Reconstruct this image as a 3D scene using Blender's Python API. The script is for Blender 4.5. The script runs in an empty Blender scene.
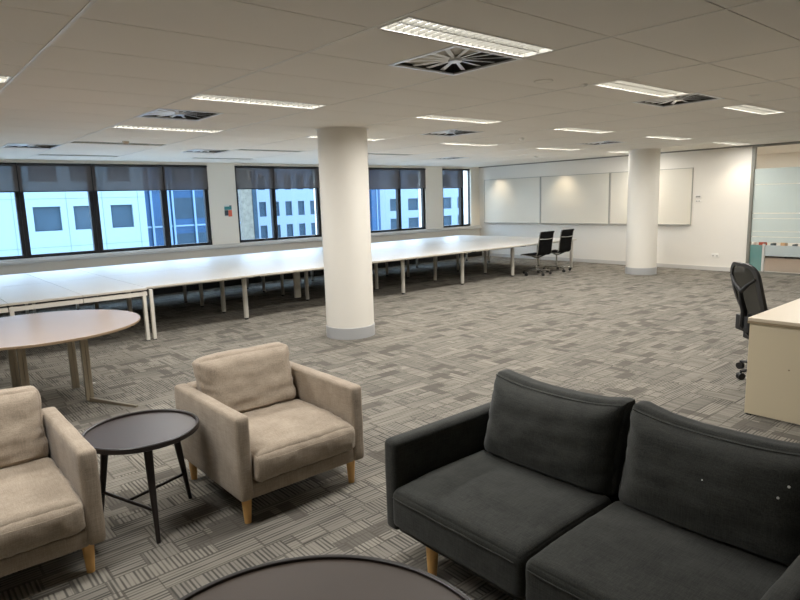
import bpy, math, random
from mathutils import Vector, Matrix, noise
random.seed(7)
PI = math.pi
COL = bpy.context.scene.collection
scene = bpy.context.scene

# ------------------------------------------------------------------ materials
def lin(c):
    c = c / 255.0
    return c / 12.92 if c <= 0.04045 else ((c + 0.055) / 1.055) ** 2.4
def rgb(r, g, b): return (lin(r), lin(g), lin(b), 1.0)

class NT:
    def __init__(s, m): s.t = m.node_tree; s.n = s.t.nodes; s.l = s.t.links
    def add(s, kind, **kw):
        n = s.n.new(kind)
        for k, v in kw.items(): setattr(n, k, v)
        return n
    def link(s, a, b): s.l.new(a, b)
    def math(s, op, a, b=None, c=None):
        n = s.n.new('ShaderNodeMath'); n.operation = op
        for i, v in enumerate((a, b, c)):
            if v is None: continue
            if isinstance(v, (int, float)): n.inputs[i].default_value = v
            else: s.l.new(v, n.inputs[i])
        return n.outputs[0]
    def mix(s, f, a, b, blend='MIX'):
        n = s.n.new('ShaderNodeMix'); n.data_type = 'RGBA'; n.blend_type = blend
        for i, v in ((0, f), (6, a), (7, b)):
            if isinstance(v, (int, float)): n.inputs[i].default_value = v
            elif isinstance(v, tuple): n.inputs[i].default_value = v
            else: s.l.new(v, n.inputs[i])
        return n.outputs[2]

def mat(name, col, rough=0.6, metal=0.0, spec=0.5, var=0.0, vscale=8.0, bump=0.0, bscale=60.0, bdist=0.002, **kw):
    m = bpy.data.materials.new(name); m.use_nodes = True
    t = NT(m); b = t.n['Principled BSDF']
    b.inputs['Base Color'].default_value = col
    b.inputs['Roughness'].default_value = rough
    b.inputs['Metallic'].default_value = metal
    b.inputs['Specular IOR Level'].default_value = spec
    for k, v in kw.items(): b.inputs[k].default_value = v
    tc = t.add('ShaderNodeTexCoord')
    if var > 0:
        nz = t.add('ShaderNodeTexNoise'); nz.inputs['Scale'].default_value = vscale; nz.inputs['Detail'].default_value = 5
        t.link(tc.outputs['Object'], nz.inputs['Vector'])
        f = t.math('MULTIPLY', nz.outputs[0], 1.0)
        d = tuple(max(0, c * (1 - var)) for c in col[:3]) + (1,)
        e = tuple(min(1, c * (1 + var)) for c in col[:3]) + (1,)
        t.link(t.mix(f, d, e), b.inputs['Base Color'])
    if bump > 0:
        nz = t.add('ShaderNodeTexNoise'); nz.inputs['Scale'].default_value = bscale; nz.inputs['Detail'].default_value = 4
        t.link(tc.outputs['Object'], nz.inputs['Vector'])
        bp = t.add('ShaderNodeBump'); bp.inputs['Strength'].default_value = bump; bp.inputs['Distance'].default_value = bdist
        t.link(nz.outputs[0], bp.inputs['Height']); t.link(bp.outputs[0], b.inputs['Normal'])
    return m

def emit(name, col, s):
    m = bpy.data.materials.new(name); m.use_nodes = True
    b = m.node_tree.nodes['Principled BSDF']
    b.inputs['Base Color'].default_value = (0.8, 0.8, 0.8, 1)
    b.inputs['Emission Color'].default_value = col; b.inputs['Emission Strength'].default_value = s
    return m

def fabric(name, col, dark, light, scale=900, rough=0.95, slub=0.5):
    m = bpy.data.materials.new(name); m.use_nodes = True
    t = NT(m); b = t.n['Principled BSDF']
    b.inputs['Roughness'].default_value = rough; b.inputs['Specular IOR Level'].default_value = 0.15
    b.inputs['Sheen Weight'].default_value = 0.15
    tc = t.add('ShaderNodeTexCoord')
    outs = []
    for sc in ((16, 260, 260), (260, 16, 260), (260, 260, 16)):
        mp = t.add('ShaderNodeMapping'); mp.inputs['Scale'].default_value = sc
        t.link(tc.outputs['Object'], mp.inputs[0])
        nz = t.add('ShaderNodeTexNoise'); nz.inputs['Scale'].default_value = 1.0; nz.inputs['Detail'].default_value = 2
        t.link(mp.outputs[0], nz.inputs['Vector']); outs.append(nz.outputs[0])
    s = t.math('MULTIPLY', t.math('ADD', t.math('ADD', outs[0], outs[1]), outs[2]), 1 / 3)
    big = t.add('ShaderNodeTexNoise'); big.inputs['Scale'].default_value = 9; big.inputs['Detail'].default_value = 3
    t.link(tc.outputs['Object'], big.inputs['Vector'])
    f = t.math('ADD', t.math('MULTIPLY', t.math('SUBTRACT', s, 0.5), 4.6 * slub), 0.5)
    f = t.math('ADD', f, t.math('MULTIPLY', t.math('SUBTRACT', big.outputs[0], 0.5), 0.7))
    cl = t.add('ShaderNodeClamp'); t.link(f, cl.inputs[0])
    t.link(t.mix(cl.outputs[0], dark, light), b.inputs['Base Color'])
    bp = t.add('ShaderNodeBump'); bp.inputs['Strength'].default_value = 0.35; bp.inputs['Distance'].default_value = 0.0015
    t.link(s, bp.inputs['Height']); t.link(bp.outputs[0], b.inputs['Normal'])
    return m

def carpet_mat():
    """Carpet: a basket weave of small planks, each ribbed along or across, some of them solid dark."""
    m = bpy.data.materials.new('striped_carpet'); m.use_nodes = True
    t = NT(m); b = t.n['Principled BSDF']
    b.inputs['Roughness'].default_value = 0.97; b.inputs['Specular IOR Level'].default_value = 0.08
    tc = t.add('ShaderNodeTexCoord'); sx = t.add('ShaderNodeSeparateXYZ'); t.link(tc.outputs['Object'], sx.inputs[0])
    X, Y = sx.outputs[0], sx.outputs[1]
    def layer(u, v, L, Wd, seed):
        row = t.math('FLOOR', t.math('DIVIDE', v, Wd))
        wn = t.add('ShaderNodeTexWhiteNoise', noise_dimensions='1D'); t.link(t.math('ADD', row, seed), wn.inputs['W'])
        uu = t.math('ADD', t.math('DIVIDE', u, L), wn.outputs[0])
        colm = t.math('FLOOR', uu)
        cb = t.add('ShaderNodeCombineXYZ'); t.link(row, cb.inputs[0]); t.link(colm, cb.inputs[1]); cb.inputs[2].default_value = seed
        w2 = t.add('ShaderNodeTexWhiteNoise', noise_dimensions='3D'); t.link(cb.outputs[0], w2.inputs['Vector'])
        sc = t.add('ShaderNodeSeparateColor'); t.link(w2.outputs['Color'], sc.inputs[0])
        fu = t.math('FRACT', uu); fv = t.math('FRACT', t.math('DIVIDE', v, Wd))
        eu = t.math('MINIMUM', fu, t.math('SUBTRACT', 1.0, fu)); ev = t.math('MINIMUM', fv, t.math('SUBTRACT', 1.0, fv))
        e = t.math('MINIMUM', t.math('MULTIPLY', eu, L), t.math('MULTIPLY', ev, Wd))
        return sc.outputs[0], sc.outputs[1], sc.outputs[2], e
    r1, g1, b1, e1 = layer(X, Y, 0.50, 0.125, 3.0)
    r2, g2, b2, e2 = layer(Y, X, 0.36, 0.16, 11.0)
    r3, g3, b3, e3 = layer(X, Y, 0.24, 0.105, 23.0)
    r4, g4, b4, e4 = layer(Y, X, 0.22, 0.09, 31.0)
    sel = t.math('GREATER_THAN', b1, 0.55)            # where the crossing planks lie on top
    def pick(a, c, s_=None):
        n = t.n.new('ShaderNodeMix'); n.data_type = 'FLOAT'
        t.link(s_ or sel, n.inputs[0]); t.link(a, n.inputs[2]); t.link(c, n.inputs[3]); return n.outputs[0]
    tone = pick(r1, r2); orient = pick(g1, g2); edge = pick(e1, e2)
    def ribs(coord, other, off):
        cb = t.add('ShaderNodeCombineXYZ'); t.link(t.math('MULTIPLY', coord, 46.0), cb.inputs[0]); t.link(t.math('MULTIPLY', other, 3.0), cb.inputs[1])
        t.link(t.math('MULTIPLY', off, 37.0), cb.inputs[2])
        nz = t.add('ShaderNodeTexNoise'); nz.inputs['Scale'].default_value = 1.0; nz.inputs['Detail'].default_value = 1.5
        t.link(cb.outputs[0], nz.inputs['Vector'])
        w_ = t.math('MULTIPLY', t.math('SINE', t.math('MULTIPLY', coord, 2 * PI / 0.0215)), 0.13)
        return t.math('ADD', t.math('ADD', t.math('MULTIPLY', t.math('SUBTRACT', nz.outputs[0], 0.5), 0.55), 0.53), w_)
    ra = ribs(X, Y, tone); rb_ = ribs(Y, X, tone)
    rib = pick(ra, rb_, t.math('GREATER_THAN', orient, 0.5))
    ramp = t.add('ShaderNodeValToRGB'); ramp.color_ramp.elements[0].position = 0.36; ramp.color_ramp.elements[1].position = 0.56
    ramp.color_ramp.elements[0].color = rgb(82, 80, 75); ramp.color_ramp.elements[1].color = rgb(139, 134, 125)
    t.link(rib, ramp.inputs[0])
    tr = t.add('ShaderNodeValToRGB'); tr.color_ramp.interpolation = 'CONSTANT'
    els = tr.color_ramp.elements
    els[0].position = 0.0; els[0].color = (0.84, 0.84, 0.84, 1); els[1].position = 0.18; els[1].color = (0.92, 0.92, 0.92, 1)
    for p_, c_ in ((0.45, 1.0), (0.75, 1.08)):
        e_ = els.new(p_); e_.color = (c_, c_, c_ * 0.99, 1)
    t.link(tone, tr.inputs[0])
    c = t.mix(1.0, ramp.outputs[0], tr.outputs[0], 'MULTIPLY')
    ln = t.math('LESS_THAN', edge, 0.006)
    c = t.mix(t.math('MULTIPLY', ln, 0.65), c, rgb(82, 78, 72))
    dk = t.math('MAXIMUM', t.math('LESS_THAN', r3, 0.085), t.math('LESS_THAN', r4, 0.04))
    c = t.mix(t.math('MULTIPLY', dk, 0.75), c, rgb(90, 86, 80))
    fz = t.add('ShaderNodeTexNoise'); fz.inputs['Scale'].default_value = 260; fz.inputs['Detail'].default_value = 3
    t.link(tc.outputs['Object'], fz.inputs['Vector'])
    c = t.mix(0.35, c, t.mix(fz.outputs[0], (0.5, 0.5, 0.5, 1), (1.5, 1.5, 1.5, 1)), 'MULTIPLY')
    t.link(c, b.inputs['Base Color'])
    bp = t.add('ShaderNodeBump'); bp.inputs['Strength'].default_value = 0.5; bp.inputs['Distance'].default_value = 0.003
    t.link(t.math('ADD', rib, fz.outputs[0]), bp.inputs['Height']); t.link(bp.outputs[0], b.inputs['Normal'])
    return m

def sheer(name, col, transp, rough=0.9):
    """thin woven or frosted sheet: part see-through, part diffuse/translucent"""
    m = bpy.data.materials.new(name); m.use_nodes = True; t = NT(m)
    for n in list(t.n):
        if n.type == 'BSDF_PRINCIPLED': t.n.remove(n)
    out = [n for n in t.n if n.type == 'OUTPUT_MATERIAL'][0]
    d = t.add('ShaderNodeBsdfDiffuse'); d.inputs[0].default_value = col
    tl = t.add('ShaderNodeBsdfTranslucent'); tl.inputs[0].default_value = col
    tp = t.add('ShaderNodeBsdfTransparent')
    a = t.add('ShaderNodeMixShader'); a.inputs[0].default_value = 0.35; t.link(d.outputs[0], a.inputs[1]); t.link(tl.outputs[0], a.inputs[2])
    b = t.add('ShaderNodeMixShader'); b.inputs[0].default_value = transp; t.link(a.outputs[0], b.inputs[1]); t.link(tp.outputs[0], b.inputs[2])
    t.link(b.outputs[0], out.inputs[0]); return m

def pane_mat(name, tint=(0.93, 0.97, 0.98, 1), refl=0.06):
    m = bpy.data.materials.new(name); m.use_nodes = True; t = NT(m)
    for n in list(t.n):
        if n.type == 'BSDF_PRINCIPLED': t.n.remove(n)
    out = [n for n in t.n if n.type == 'OUTPUT_MATERIAL'][0]
    tp = t.add('ShaderNodeBsdfTransparent'); tp.inputs[0].default_value = tint
    g = t.add('ShaderNodeBsdfGlossy'); g.inputs['Roughness'].default_value = 0.02
    fr = t.add('ShaderNodeFresnel'); fr.inputs[0].default_value = 1.45
    b = t.add('ShaderNodeMixShader'); ge = t.add('ShaderNodeNewGeometry'); t.link(t.math('MULTIPLY', fr.outputs[0], t.math('SUBTRACT', 1.0, ge.outputs['Backfacing'])), b.inputs[0]); t.link(tp.outputs[0], b.inputs[1]); t.link(g.outputs[0], b.inputs[2])
    t.link(b.outputs[0], out.inputs[0]); return m

M = dict(
    carpet=carpet_mat(),
    ceil=mat('ceiling_tile', rgb(243, 238, 229), 0.9, spec=0.2, var=0.02, vscale=2, bump=0.2, bscale=300, bdist=0.001),
    tbar=mat('ceiling_grid_bar', rgb(232, 228, 220), 0.45, metal=.15),
    void=mat('plenum_dark', rgb(58, 54, 48), 0.9),
    wall=mat('painted_wall', rgb(238, 234, 226), 0.75, spec=0.3, bump=0.05, bscale=200, bdist=0.0005),
    wallw=mat('painted_window_wall', rgb(236, 231, 220), 0.75, spec=0.3),
    base=mat('grey_skirting', rgb(206, 204, 200), 0.5),
    dark=mat('black_skirting', rgb(34, 33, 32), 0.5),
    colband=mat('grey_vinyl_band', rgb(174, 175, 176), 0.5, var=0.05),
    column=mat('column_paint', rgb(232, 228, 219), 0.7, spec=0.3, var=0.01, vscale=3),
    frame=mat('black_aluminium', rgb(24, 25, 28), 0.45, metal=0.3),
    sill=mat('sill_grey', rgb(206, 204, 200), 0.5),
    glass=pane_mat('window_glass', (0.90, 0.96, 1.0, 1)),
    pglass=pane_mat('partition_glass', (0.95, 0.97, 0.965, 1)),
    blind=sheer('blind_mesh', rgb(108, 100, 96), 0.25),
    blindbar=mat('blind_bar', rgb(40, 40, 42), 0.5),
    steel=mat('white_powdercoat', rgb(214, 209, 198), 0.4),
    greysteel=mat('grey_powdercoat', rgb(176, 172, 162), 0.4),
    laminate=mat('white_laminate', rgb(216, 213, 208), 0.42, spec=0.5, var=0.02, vscale=1.5),
    lamedge=mat('laminate_edge', rgb(196, 189, 176), 0.5),
    blackp=mat('black_plastic', rgb(24, 24, 25), 0.5),
    blackm=mat('dark_grey_plastic', rgb(46, 46, 47), 0.5),
    chrome=mat('polished_aluminium', rgb(208, 208, 206), 0.18, metal=1.0),
    leather=mat('black_leather', rgb(9, 9, 10), 0.7, spec=.1, bump=0.3, bscale=120, bdist=0.001),
    linen=fabric('beige_linen', None, rgb(130, 117, 102), rgb(182, 168, 150)),
    charcoal=fabric('charcoal_wool', None, rgb(32, 34, 32), rgb(69, 70, 66)),
    oak=mat('pale_oak', rgb(220, 172, 104), 0.45, var=0.12, vscale=25),
    walnut=mat('dark_stained_wood', rgb(38, 32, 30), 0.38, var=0.15, vscale=10),
    traytop=mat('dark_tray_veneer', rgb(58, 51, 50), 0.36, var=0.08, vscale=6),
    bronze=mat('dark_bronze_veneer', rgb(62, 52, 44), 0.5, spec=.3, var=0.1, vscale=5),
    beech=mat('pale_beech_laminate', rgb(174, 154, 138), 0.28, spec=0.5, var=0.03, vscale=3),
    beechedge=mat('beech_edge', rgb(142, 120, 94), 0.5),
    alu=mat('champagne_aluminium', rgb(160, 150, 132), 0.38, metal=0.6),
    cream=mat('cream_laminate', rgb(212, 199, 170), 0.5, var=0.01, vscale=3),
    creamtop=mat('cream_top', rgb(214, 200, 176), 0.35),
    creamedge=mat('beige_edge', rgb(150, 134, 106), 0.5),
    board=mat('whiteboard_enamel', rgb(226, 220, 206), 0.4, spec=0.5),
    boardframe=mat('whiteboard_frame', rgb(178, 174, 165), 0.4, metal=0.2),
    ventgrey=mat('vent_half_grey', rgb(214, 210, 202), 0.6), ventin=mat('vent_inside', rgb(92, 90, 86), 0.7), plate=mat('white_plastic', rgb(246, 244, 238), 0.4),
    sockets=mat('socket_grey', rgb(200, 197, 190), 0.5), greyp=mat('grey_plastic', rgb(150, 148, 142), 0.5),
    lampwhite=mat('lamp_white', rgb(232, 230, 224), 0.35),
    louvre=mat('louvre_grey', rgb(186, 184, 176), 0.4), lampoff=mat('lamp_reflector', rgb(196, 192, 180), 0.5),
    ventw=mat('vent_white', rgb(246, 247, 248), 0.28, metal=.45),
    frost=sheer('frosted_film', rgb(214, 226, 226), 0.30),
    frostlow=sheer('pale_frosted_film', rgb(206, 216, 218), 0.25),
    teal=sheer('teal_film', rgb(124, 172, 170), 0.35),
    jamb=mat('grey_jamb', rgb(136, 134, 126), 0.45, metal=0.3),
    facade=mat('white_facade_panel', rgb(92, 114, 126), 0.6, var=0.02, vscale=0.2),
    facade2=mat('far_facade_panel', rgb(86, 106, 126), 0.6, var=0.02, vscale=0.2),
    joint=mat('facade_joint', rgb(72, 92, 106), 0.7),
    winglass=mat('facade_window', rgb(40, 56, 68), 0.5, spec=.05, var=0.35, vscale=0.9),
    curtain=mat('blue_curtain_glass', rgb(28, 60, 90), 0.4, spec=.12, var=0.55, vscale=0.35),
    curtainbar=mat('pale_blue_mullion', rgb(72, 104, 132), 0.5),
    hoard=mat('mottled_far_wall', rgb(96, 94, 84), 0.8, var=0.8, vscale=1.6),
    ground=mat('street_asphalt', rgb(150, 152, 152), 0.9),
    red=mat('dull_red_card', rgb(178, 72, 52), 0.6), teald=mat('teal_card', rgb(58, 134, 140), 0.6),
    orange=mat('orange_red_print', rgb(222, 104, 78), 0.6), paper=mat('white_paper', rgb(226, 226, 222), 0.7),
    slate=mat('slate_card', rgb(52, 66, 78), 0.6), tan=mat('tan_card', rgb(196, 160, 120), 0.6),
    brown=mat('brown_bench', rgb(116, 102, 90), 0.7), sensor=mat('detector_tan', rgb(200, 184, 164), 0.5),
)
M['tube'] = emit('fluorescent_lit', (1.0, 0.98, 0.93, 1), 1.0)
M['tubewarm'] = emit('fluorescent_lit_warm', (1.0, 0.96, 0.88, 1), 1.1)
M['panel2'] = emit('room_panel_lit', (1, .95, .86, 1), 1.5)
M['down'] = emit('downlight_lit', (1.0, 0.86, 0.66, 1), 18.0)

# ------------------------------------------------------------------ mesh building
class MB:
    def __init__(s): s.v = []; s.f = []; s.mi = []
    def _add(s, vs, fs, mi=0):
        o = len(s.v); s.v += [tuple(v) for v in vs]; s.f += [tuple(i + o for i in f) for f in fs]; s.mi += [mi] * len(fs); return s
    def box(s, x0, x1, y0, y1, z0, z1, mi=0, mtx=None):
        vs = [Vector((x, y, z)) for z in (z0, z1) for y in (y0, y1) for x in (x0, x1)]
        if mtx is not None: vs = [mtx @ v for v in vs]
        return s._add(vs, [(0, 2, 3, 1), (4, 5, 7, 6), (0, 1, 5, 4), (2, 6, 7, 3), (0, 4, 6, 2), (1, 3, 7, 5)], mi)
    def cyl(s, a, b, r0, r1=None, n=20, mi=0, cap=True):
        a, b = Vector(a), Vector(b); r1 = r0 if r1 is None else r1
        d = (b - a).normalized(); u = d.orthogonal().normalized(); w = d.cross(u)
        vs = []
        for c, r in ((a, r0), (b, r1)):
            for i in range(n):
                t = 2 * PI * i / n; vs.append(c + u * (r * math.cos(t)) + w * (r * math.sin(t)))
        fs = [(i, (i + 1) % n, n + (i + 1) % n, n + i) for i in range(n)]
        if cap: fs += [tuple(range(n - 1, -1, -1)), tuple(range(n, 2 * n))]
        return s._add(vs, fs, mi)
    def lathe(s, prof, n=48, c=(0, 0), mi=0):
        vs = []; fs = []; m = len(prof)
        for i in range(n):
            t = 2 * PI * i / n
            for r, z in prof: vs.append((c[0] + r * math.cos(t), c[1] + r * math.sin(t), z))
        for i in range(n):
            j = (i + 1) % n
            for k in range(m - 1):
                if prof[k][0] < 1e-6 and prof[k + 1][0] < 1e-6: continue
                fs.append((i * m + k, j * m + k, j * m + k + 1, i * m + k + 1))
        return s._add(vs, fs, mi)
    def tube(s, pts, r, n=10, mi=0, flat=1.0, up=None):
        pts = [Vector(p) for p in pts]; vs = []; N = len(pts)
        prev = None
        for i, p in enumerate(pts):
            d = (pts[min(i + 1, N - 1)] - pts[max(i - 1, 0)]).normalized()
            if up is not None:
                w = d.cross(Vector(up)).normalized(); u = w.cross(d)
            else:
                if prev is None: u = d.orthogonal().normalized()
                else: u = (prev - d * prev.dot(d)).normalized()
                w = d.cross(u)
            prev = u
            rr = r[i] if isinstance(r, (list, tuple)) else r
            for k in range(n):
                t = 2 * PI * k / n; vs.append(p + u * (rr * flat * math.cos(t)) + w * (rr * math.sin(t)))
        fs = [(i * n + k, i * n + (k + 1) % n, (i + 1) * n + (k + 1) % n, (i + 1) * n + k) for i in range(N - 1) for k in range(n)]
        fs += [tuple(range(n - 1, -1, -1)), tuple((N - 1) * n + k for k in range(n))]
        return s._add(vs, fs, mi)
    def prism(s, poly, z0, z1, mi=0):
        n = len(poly); vs = [(x, y, z0) for x, y in poly] + [(x, y, z1) for x, y in poly]
        fs = [(i, (i + 1) % n, n + (i + 1) % n, n + i) for i in range(n)] + [tuple(range(n - 1, -1, -1)), tuple(range(n, 2 * n))]
        return s._add(vs, fs, mi)
    def rbox(s, x0, x1, y0, y1, z0, z1, r=0.02, seg=(6, 6, 4), fn=None, mi=0, rs=3):
        """rounded box with a fine surface grid; fn(p, uvw, normal) may push each point"""
        def axis(a, b, n):
            r_ = min(r, (b - a) / 2 * 0.98)
            t = [a + r_ * (1 - math.cos(PI / 2 * i / rs)) for i in range(rs)]
            mid = [a + r_ + (b - a - 2 * r_) * i / n for i in range(n + 1)]
            return t + mid + [b - (q - a) for q in reversed(t)]
        A = [axis(x0, x1, seg[0]), axis(y0, y1, seg[1]), axis(z0, z1, seg[2])]
        lo = (x0, y0, z0); hi = (x1, y1, z1); idx = {}; vs = []; fs = []
        def V(p):
            key = tuple(round(c, 6) for c in p)
            if key in idx: return idx[key]
            p = Vector(p); q = Vector([min(max(p[i], lo[i] + r), hi[i] - r) if hi[i] - lo[i] > 2 * r else (lo[i] + hi[i]) / 2 for i in range(3)])
            d = p - q; nn = d.normalized() if d.length > 1e-9 else Vector((0, 0, 1))
            L = Vector([min(r, (hi[i] - lo[i]) / 2) for i in range(3)])
            o = q + Vector([nn[i] * L[i] for i in range(3)])
            uvw = Vector([(2 * (p[i] - lo[i]) / (hi[i] - lo[i]) - 1) for i in range(3)])
            if fn: o = fn(o, uvw, nn)
            idx[key] = len(vs); vs.append(o); return idx[key]
        for ax in range(3):
            a, b = [(1, 2), (2, 0), (0, 1)][ax]
            for side in (0, 1):
                c = (lo, hi)[side][ax]
                for i in range(len(A[a]) - 1):
                    for j in range(len(A[b]) - 1):
                        def P(ii, jj):
                            p = [0, 0, 0]; p[ax] = c; p[a] = A[a][ii]; p[b] = A[b][jj]; return V(p)
                        q = [P(i, j), P(i + 1, j), P(i + 1, j + 1), P(i, j + 1)]
                        fs.append(tuple(q if side else q[::-1]))
        return s._add(vs, fs, mi)
    def build(s, name, m, parent=None, smooth=False, loc=(0, 0, 0), bevel=0.0):
        me = bpy.data.meshes.new(name); me.from_pydata(s.v, [], s.f)
        for mm in (m if isinstance(m, (list, tuple)) else [m]): me.materials.append(M[mm] if isinstance(mm, str) else mm)
        for p, i in zip(me.polygons, s.mi): p.material_index = i
        me.update()
        if smooth:
            me.polygons.foreach_set('use_smooth', [True] * len(me.polygons))
            me.set_sharp_from_angle(angle=math.radians(38))
        o = bpy.data.objects.new(name, me); COL.objects.link(o); o.location = loc
        if parent is not None: o.parent = parent
        if bevel > 0:
            b = o.modifiers.new('bevel', 'BEVEL'); b.width = bevel; b.segments = 2; b.limit_method = 'ANGLE'
        return o

def tag(o, label=None, cat=None, group=None, kind=None):
    if label: o['label'] = label
    if cat: o['category'] = cat
    if group: o['group'] = group
    if kind: o['kind'] = kind
    return o
def thing(name, label, cat, loc, rz=0, group=None):
    o = bpy.data.objects.new(name, None); COL.objects.link(o); o.location = loc; o.rotation_euler = (0, 0, rz)
    o.empty_display_size = 0.2
    return tag(o, label, cat, group)
def struct(name, mb, m, **kw):
    o = mb.build(name, m, **kw); o['kind'] = 'structure'; return o
def kids(o): return [c for c in bpy.data.objects if c.parent == o]
def copy_tree(o, parent=None):
    c = o.copy(); COL.objects.link(c)
    if parent is not None: c.parent = parent
    for ch in kids(o): copy_tree(ch, c)
    return c
def dup(o, loc, rz=None, label=None):
    c = copy_tree(o); c.location = loc
    if rz is not None: c.rotation_euler = (0, 0, rz)
    if label: c['label'] = label
    return c

# ------------------------------------------------------------------ room
H = 2.577
XR, YW = 13.589, 12.272            # whiteboard wall, window wall
XL, YB = -4.13, -4.22              # unseen walls behind and left of the camera
GX, GY, PX, PY = 0.8296, 3.2178, 1.2395, 0.6197

struct('floor', MB().box(XL - .2, 18.5, YB - .2, YW + .3, -0.1, 0), 'carpet')

lights = []      # (i, j) cells: strip takes j .. j+0.5
for i, j, on in ((1, -1.5, 1), (3, -1, 1), (5, -1, 1),
                 (-1, 2.5, 1), (1, 2.5, 1), (3, 2.5, 1), (5, 2.5, 1), (7, 2.5, 1), (9, 2.5, 1),
                 (1, 6, 1), (3, 6, 1), (5, 6, 1), (7, 6, 1), (9, 6, 1),
                 (1, 9, 0), (3, 9.5, 0), (5, 9.5, 0), (1, 12.5, 0), (3, 12.5, 0), (-1, 6, 0),
                 (7, -1, 1), (-1, -1, 1), (1, -5, 0), (3, -5, 0), (5, -5, 0), (-1, -5, 0), (1, -9, 0)):
    lights.append((i, j, on))
vents = [(1.5, -1), (4, -1), (1, 4), (4, 4), (7, 4), (.5, 10), (2.5, 10), (7, 10)]
LD = .245
holes = [(GX + i * PX + .02, GX + (i + 1) * PX - .02, GY + j * PY + .045, GY + j * PY + .045 + LD) for i, j, on in lights]
holes += [(GX + i * PX, GX + (i + .5) * PX, GY + j * PY, GY + (j + 1) * PY) for i, j in vents]
C1, C2, RC = (4.52, 6.33), (12.31, 6.53), 0.31

cb = MB()
g = 0.0035
for a in range(-4, 11):
    for b_ in range(-12, 15):
        x0, x1 = GX + a * PX, GX + (a + 1) * PX; y0, y1 = GY + b_ * PY, GY + (b_ + 1) * PY
        x0, x1 = max(x0, XL), min(x1, XR); y0, y1 = max(y0, YB), min(y1, YW)
        if x1 - x0 < .01 or y1 - y0 < .01: continue
        xs = sorted({x0, x1} | {round(v, 6) for h_ in holes for v in h_[:2] if x0 + .001 < v < x1 - .001})
        ys = sorted({y0, y1} | {round(v, 6) for h_ in holes for v in h_[2:] if y0 + .001 < v < y1 - .001})
        keep = [(p, q) for p in range(len(xs) - 1) for q in range(len(ys) - 1)
                if not any(h_[0] < (xs[p] + xs[p + 1]) / 2 < h_[1] and h_[2] < (ys[q] + ys[q + 1]) / 2 < h_[3] for h_ in holes)]
        for p, q in keep:
            X0, X1, Y0, Y1 = xs[p], xs[p + 1], ys[q], ys[q + 1]
            if Y0 == y0: Y0 += g
            if Y1 == y1: Y1 -= g
            if X0 == x0: X0 += .001
            if X1 == x1: X1 -= .001
            cb.box(X0, X1, Y0, Y1, H, H + .012, 0)
# backing board above the joints, left open over fittings
gx = sorted({XL, XR} | {v for h_ in holes for v in h_[:2]}); gy = sorted({YB, YW} | {v for h_ in holes for v in h_[2:]})
gx = [v for k, v in enumerate(gx) if k == 0 or v - gx[k - 1] > 1e-4]; gy = [v for k, v in enumerate(gy) if k == 0 or v - gy[k - 1] > 1e-4]
for p in range(len(gx) - 1):
    for q in range(len(gy) - 1):
        mx, my = (gx[p] + gx[p + 1]) / 2, (gy[q] + gy[q + 1]) / 2
        if any(h_[0] < mx < h_[1] and h_[2] < my < h_[3] for h_ in holes): continue
        cb.box(gx[p], gx[p + 1], gy[q], gy[q + 1], H + .012, H + .02, 1)
cb.box(XL, 18, YB, YW + .1, H + .45, H + .5, 1)
struct('ceiling', cb, ['ceil', 'void'])

# grid bars that run towards the windows
tb = MB()
for a in range(-3, 11):
    x = GX + a * PX
    if not XL < x < XR: continue
    segs = []
    y = YB
    cuts = sorted((h_[2], h_[3]) for h_ in holes if h_[0] + .01 < x < h_[1] - .01)
    for c0, c1 in cuts:
        segs.append((y, c0)); y = c1
    segs.append((y, YW))
    for s0, s1 in segs:
        if s1 - s0 > .02: tb.box(x - .010, x + .010, s0, s1, H - .003, H)
struct('trim_1', tb, 'tbar')

# window wall with four openings
ZB, ZT = 0.895, 2.525
opens = [(0.55, 5.33), (5.94, 8.06), (9.30, 11.44), (12.09, 13.22)]
ww = MB(); T = .28
x = XL
for o0, o1 in opens:
    ww.box(x, o0, YW, YW + T, 0, H + .45); ww.box(o0, o1, YW, YW + T, 0, ZB); ww.box(o0, o1, YW, YW + T, ZT, H + .45); x = o1
ww.box(x, XR + .2, YW, YW + T, 0, H + .45)
struct('wall_window', ww, 'wallw')
struct('trim_2', MB().box(XL, XR, YW - .075, YW + .001, ZB - .085, ZB - .035).box(XL, XR, YW - .03, YW + .001, ZB - .035, ZB), 'sill')
struct('baseboard_window', MB().box(XL, XR, YW - .09, YW - .001, 0.0, .19), 'dark')
struct('wall_left', MB().box(XL - .15, XL, YB, YW, 0, H + .45), 'wall')
struct('wall_back', MB().box(XL - .15, 18.2, YB - .15, YB, 0, H + .45), 'wall')

wall_end = 4.93
struct('wall_right', MB().box(XR, XR + .14, wall_end, YW + T, 0, H + .45).box(XR, XR + .14, YB, 2.0, 0, H + .45), 'wall')
struct('baseboard_right', MB().box(XR - .015, XR, wall_end, YW - .1, 0, .085).box(XR - .015, XR, YB, 2.0, 0, .085), 'base')
struct('trim_3', MB().box(XR - .02, XR - .001, YB, YW, H - .028, H - .001), 'jamb')

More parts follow.
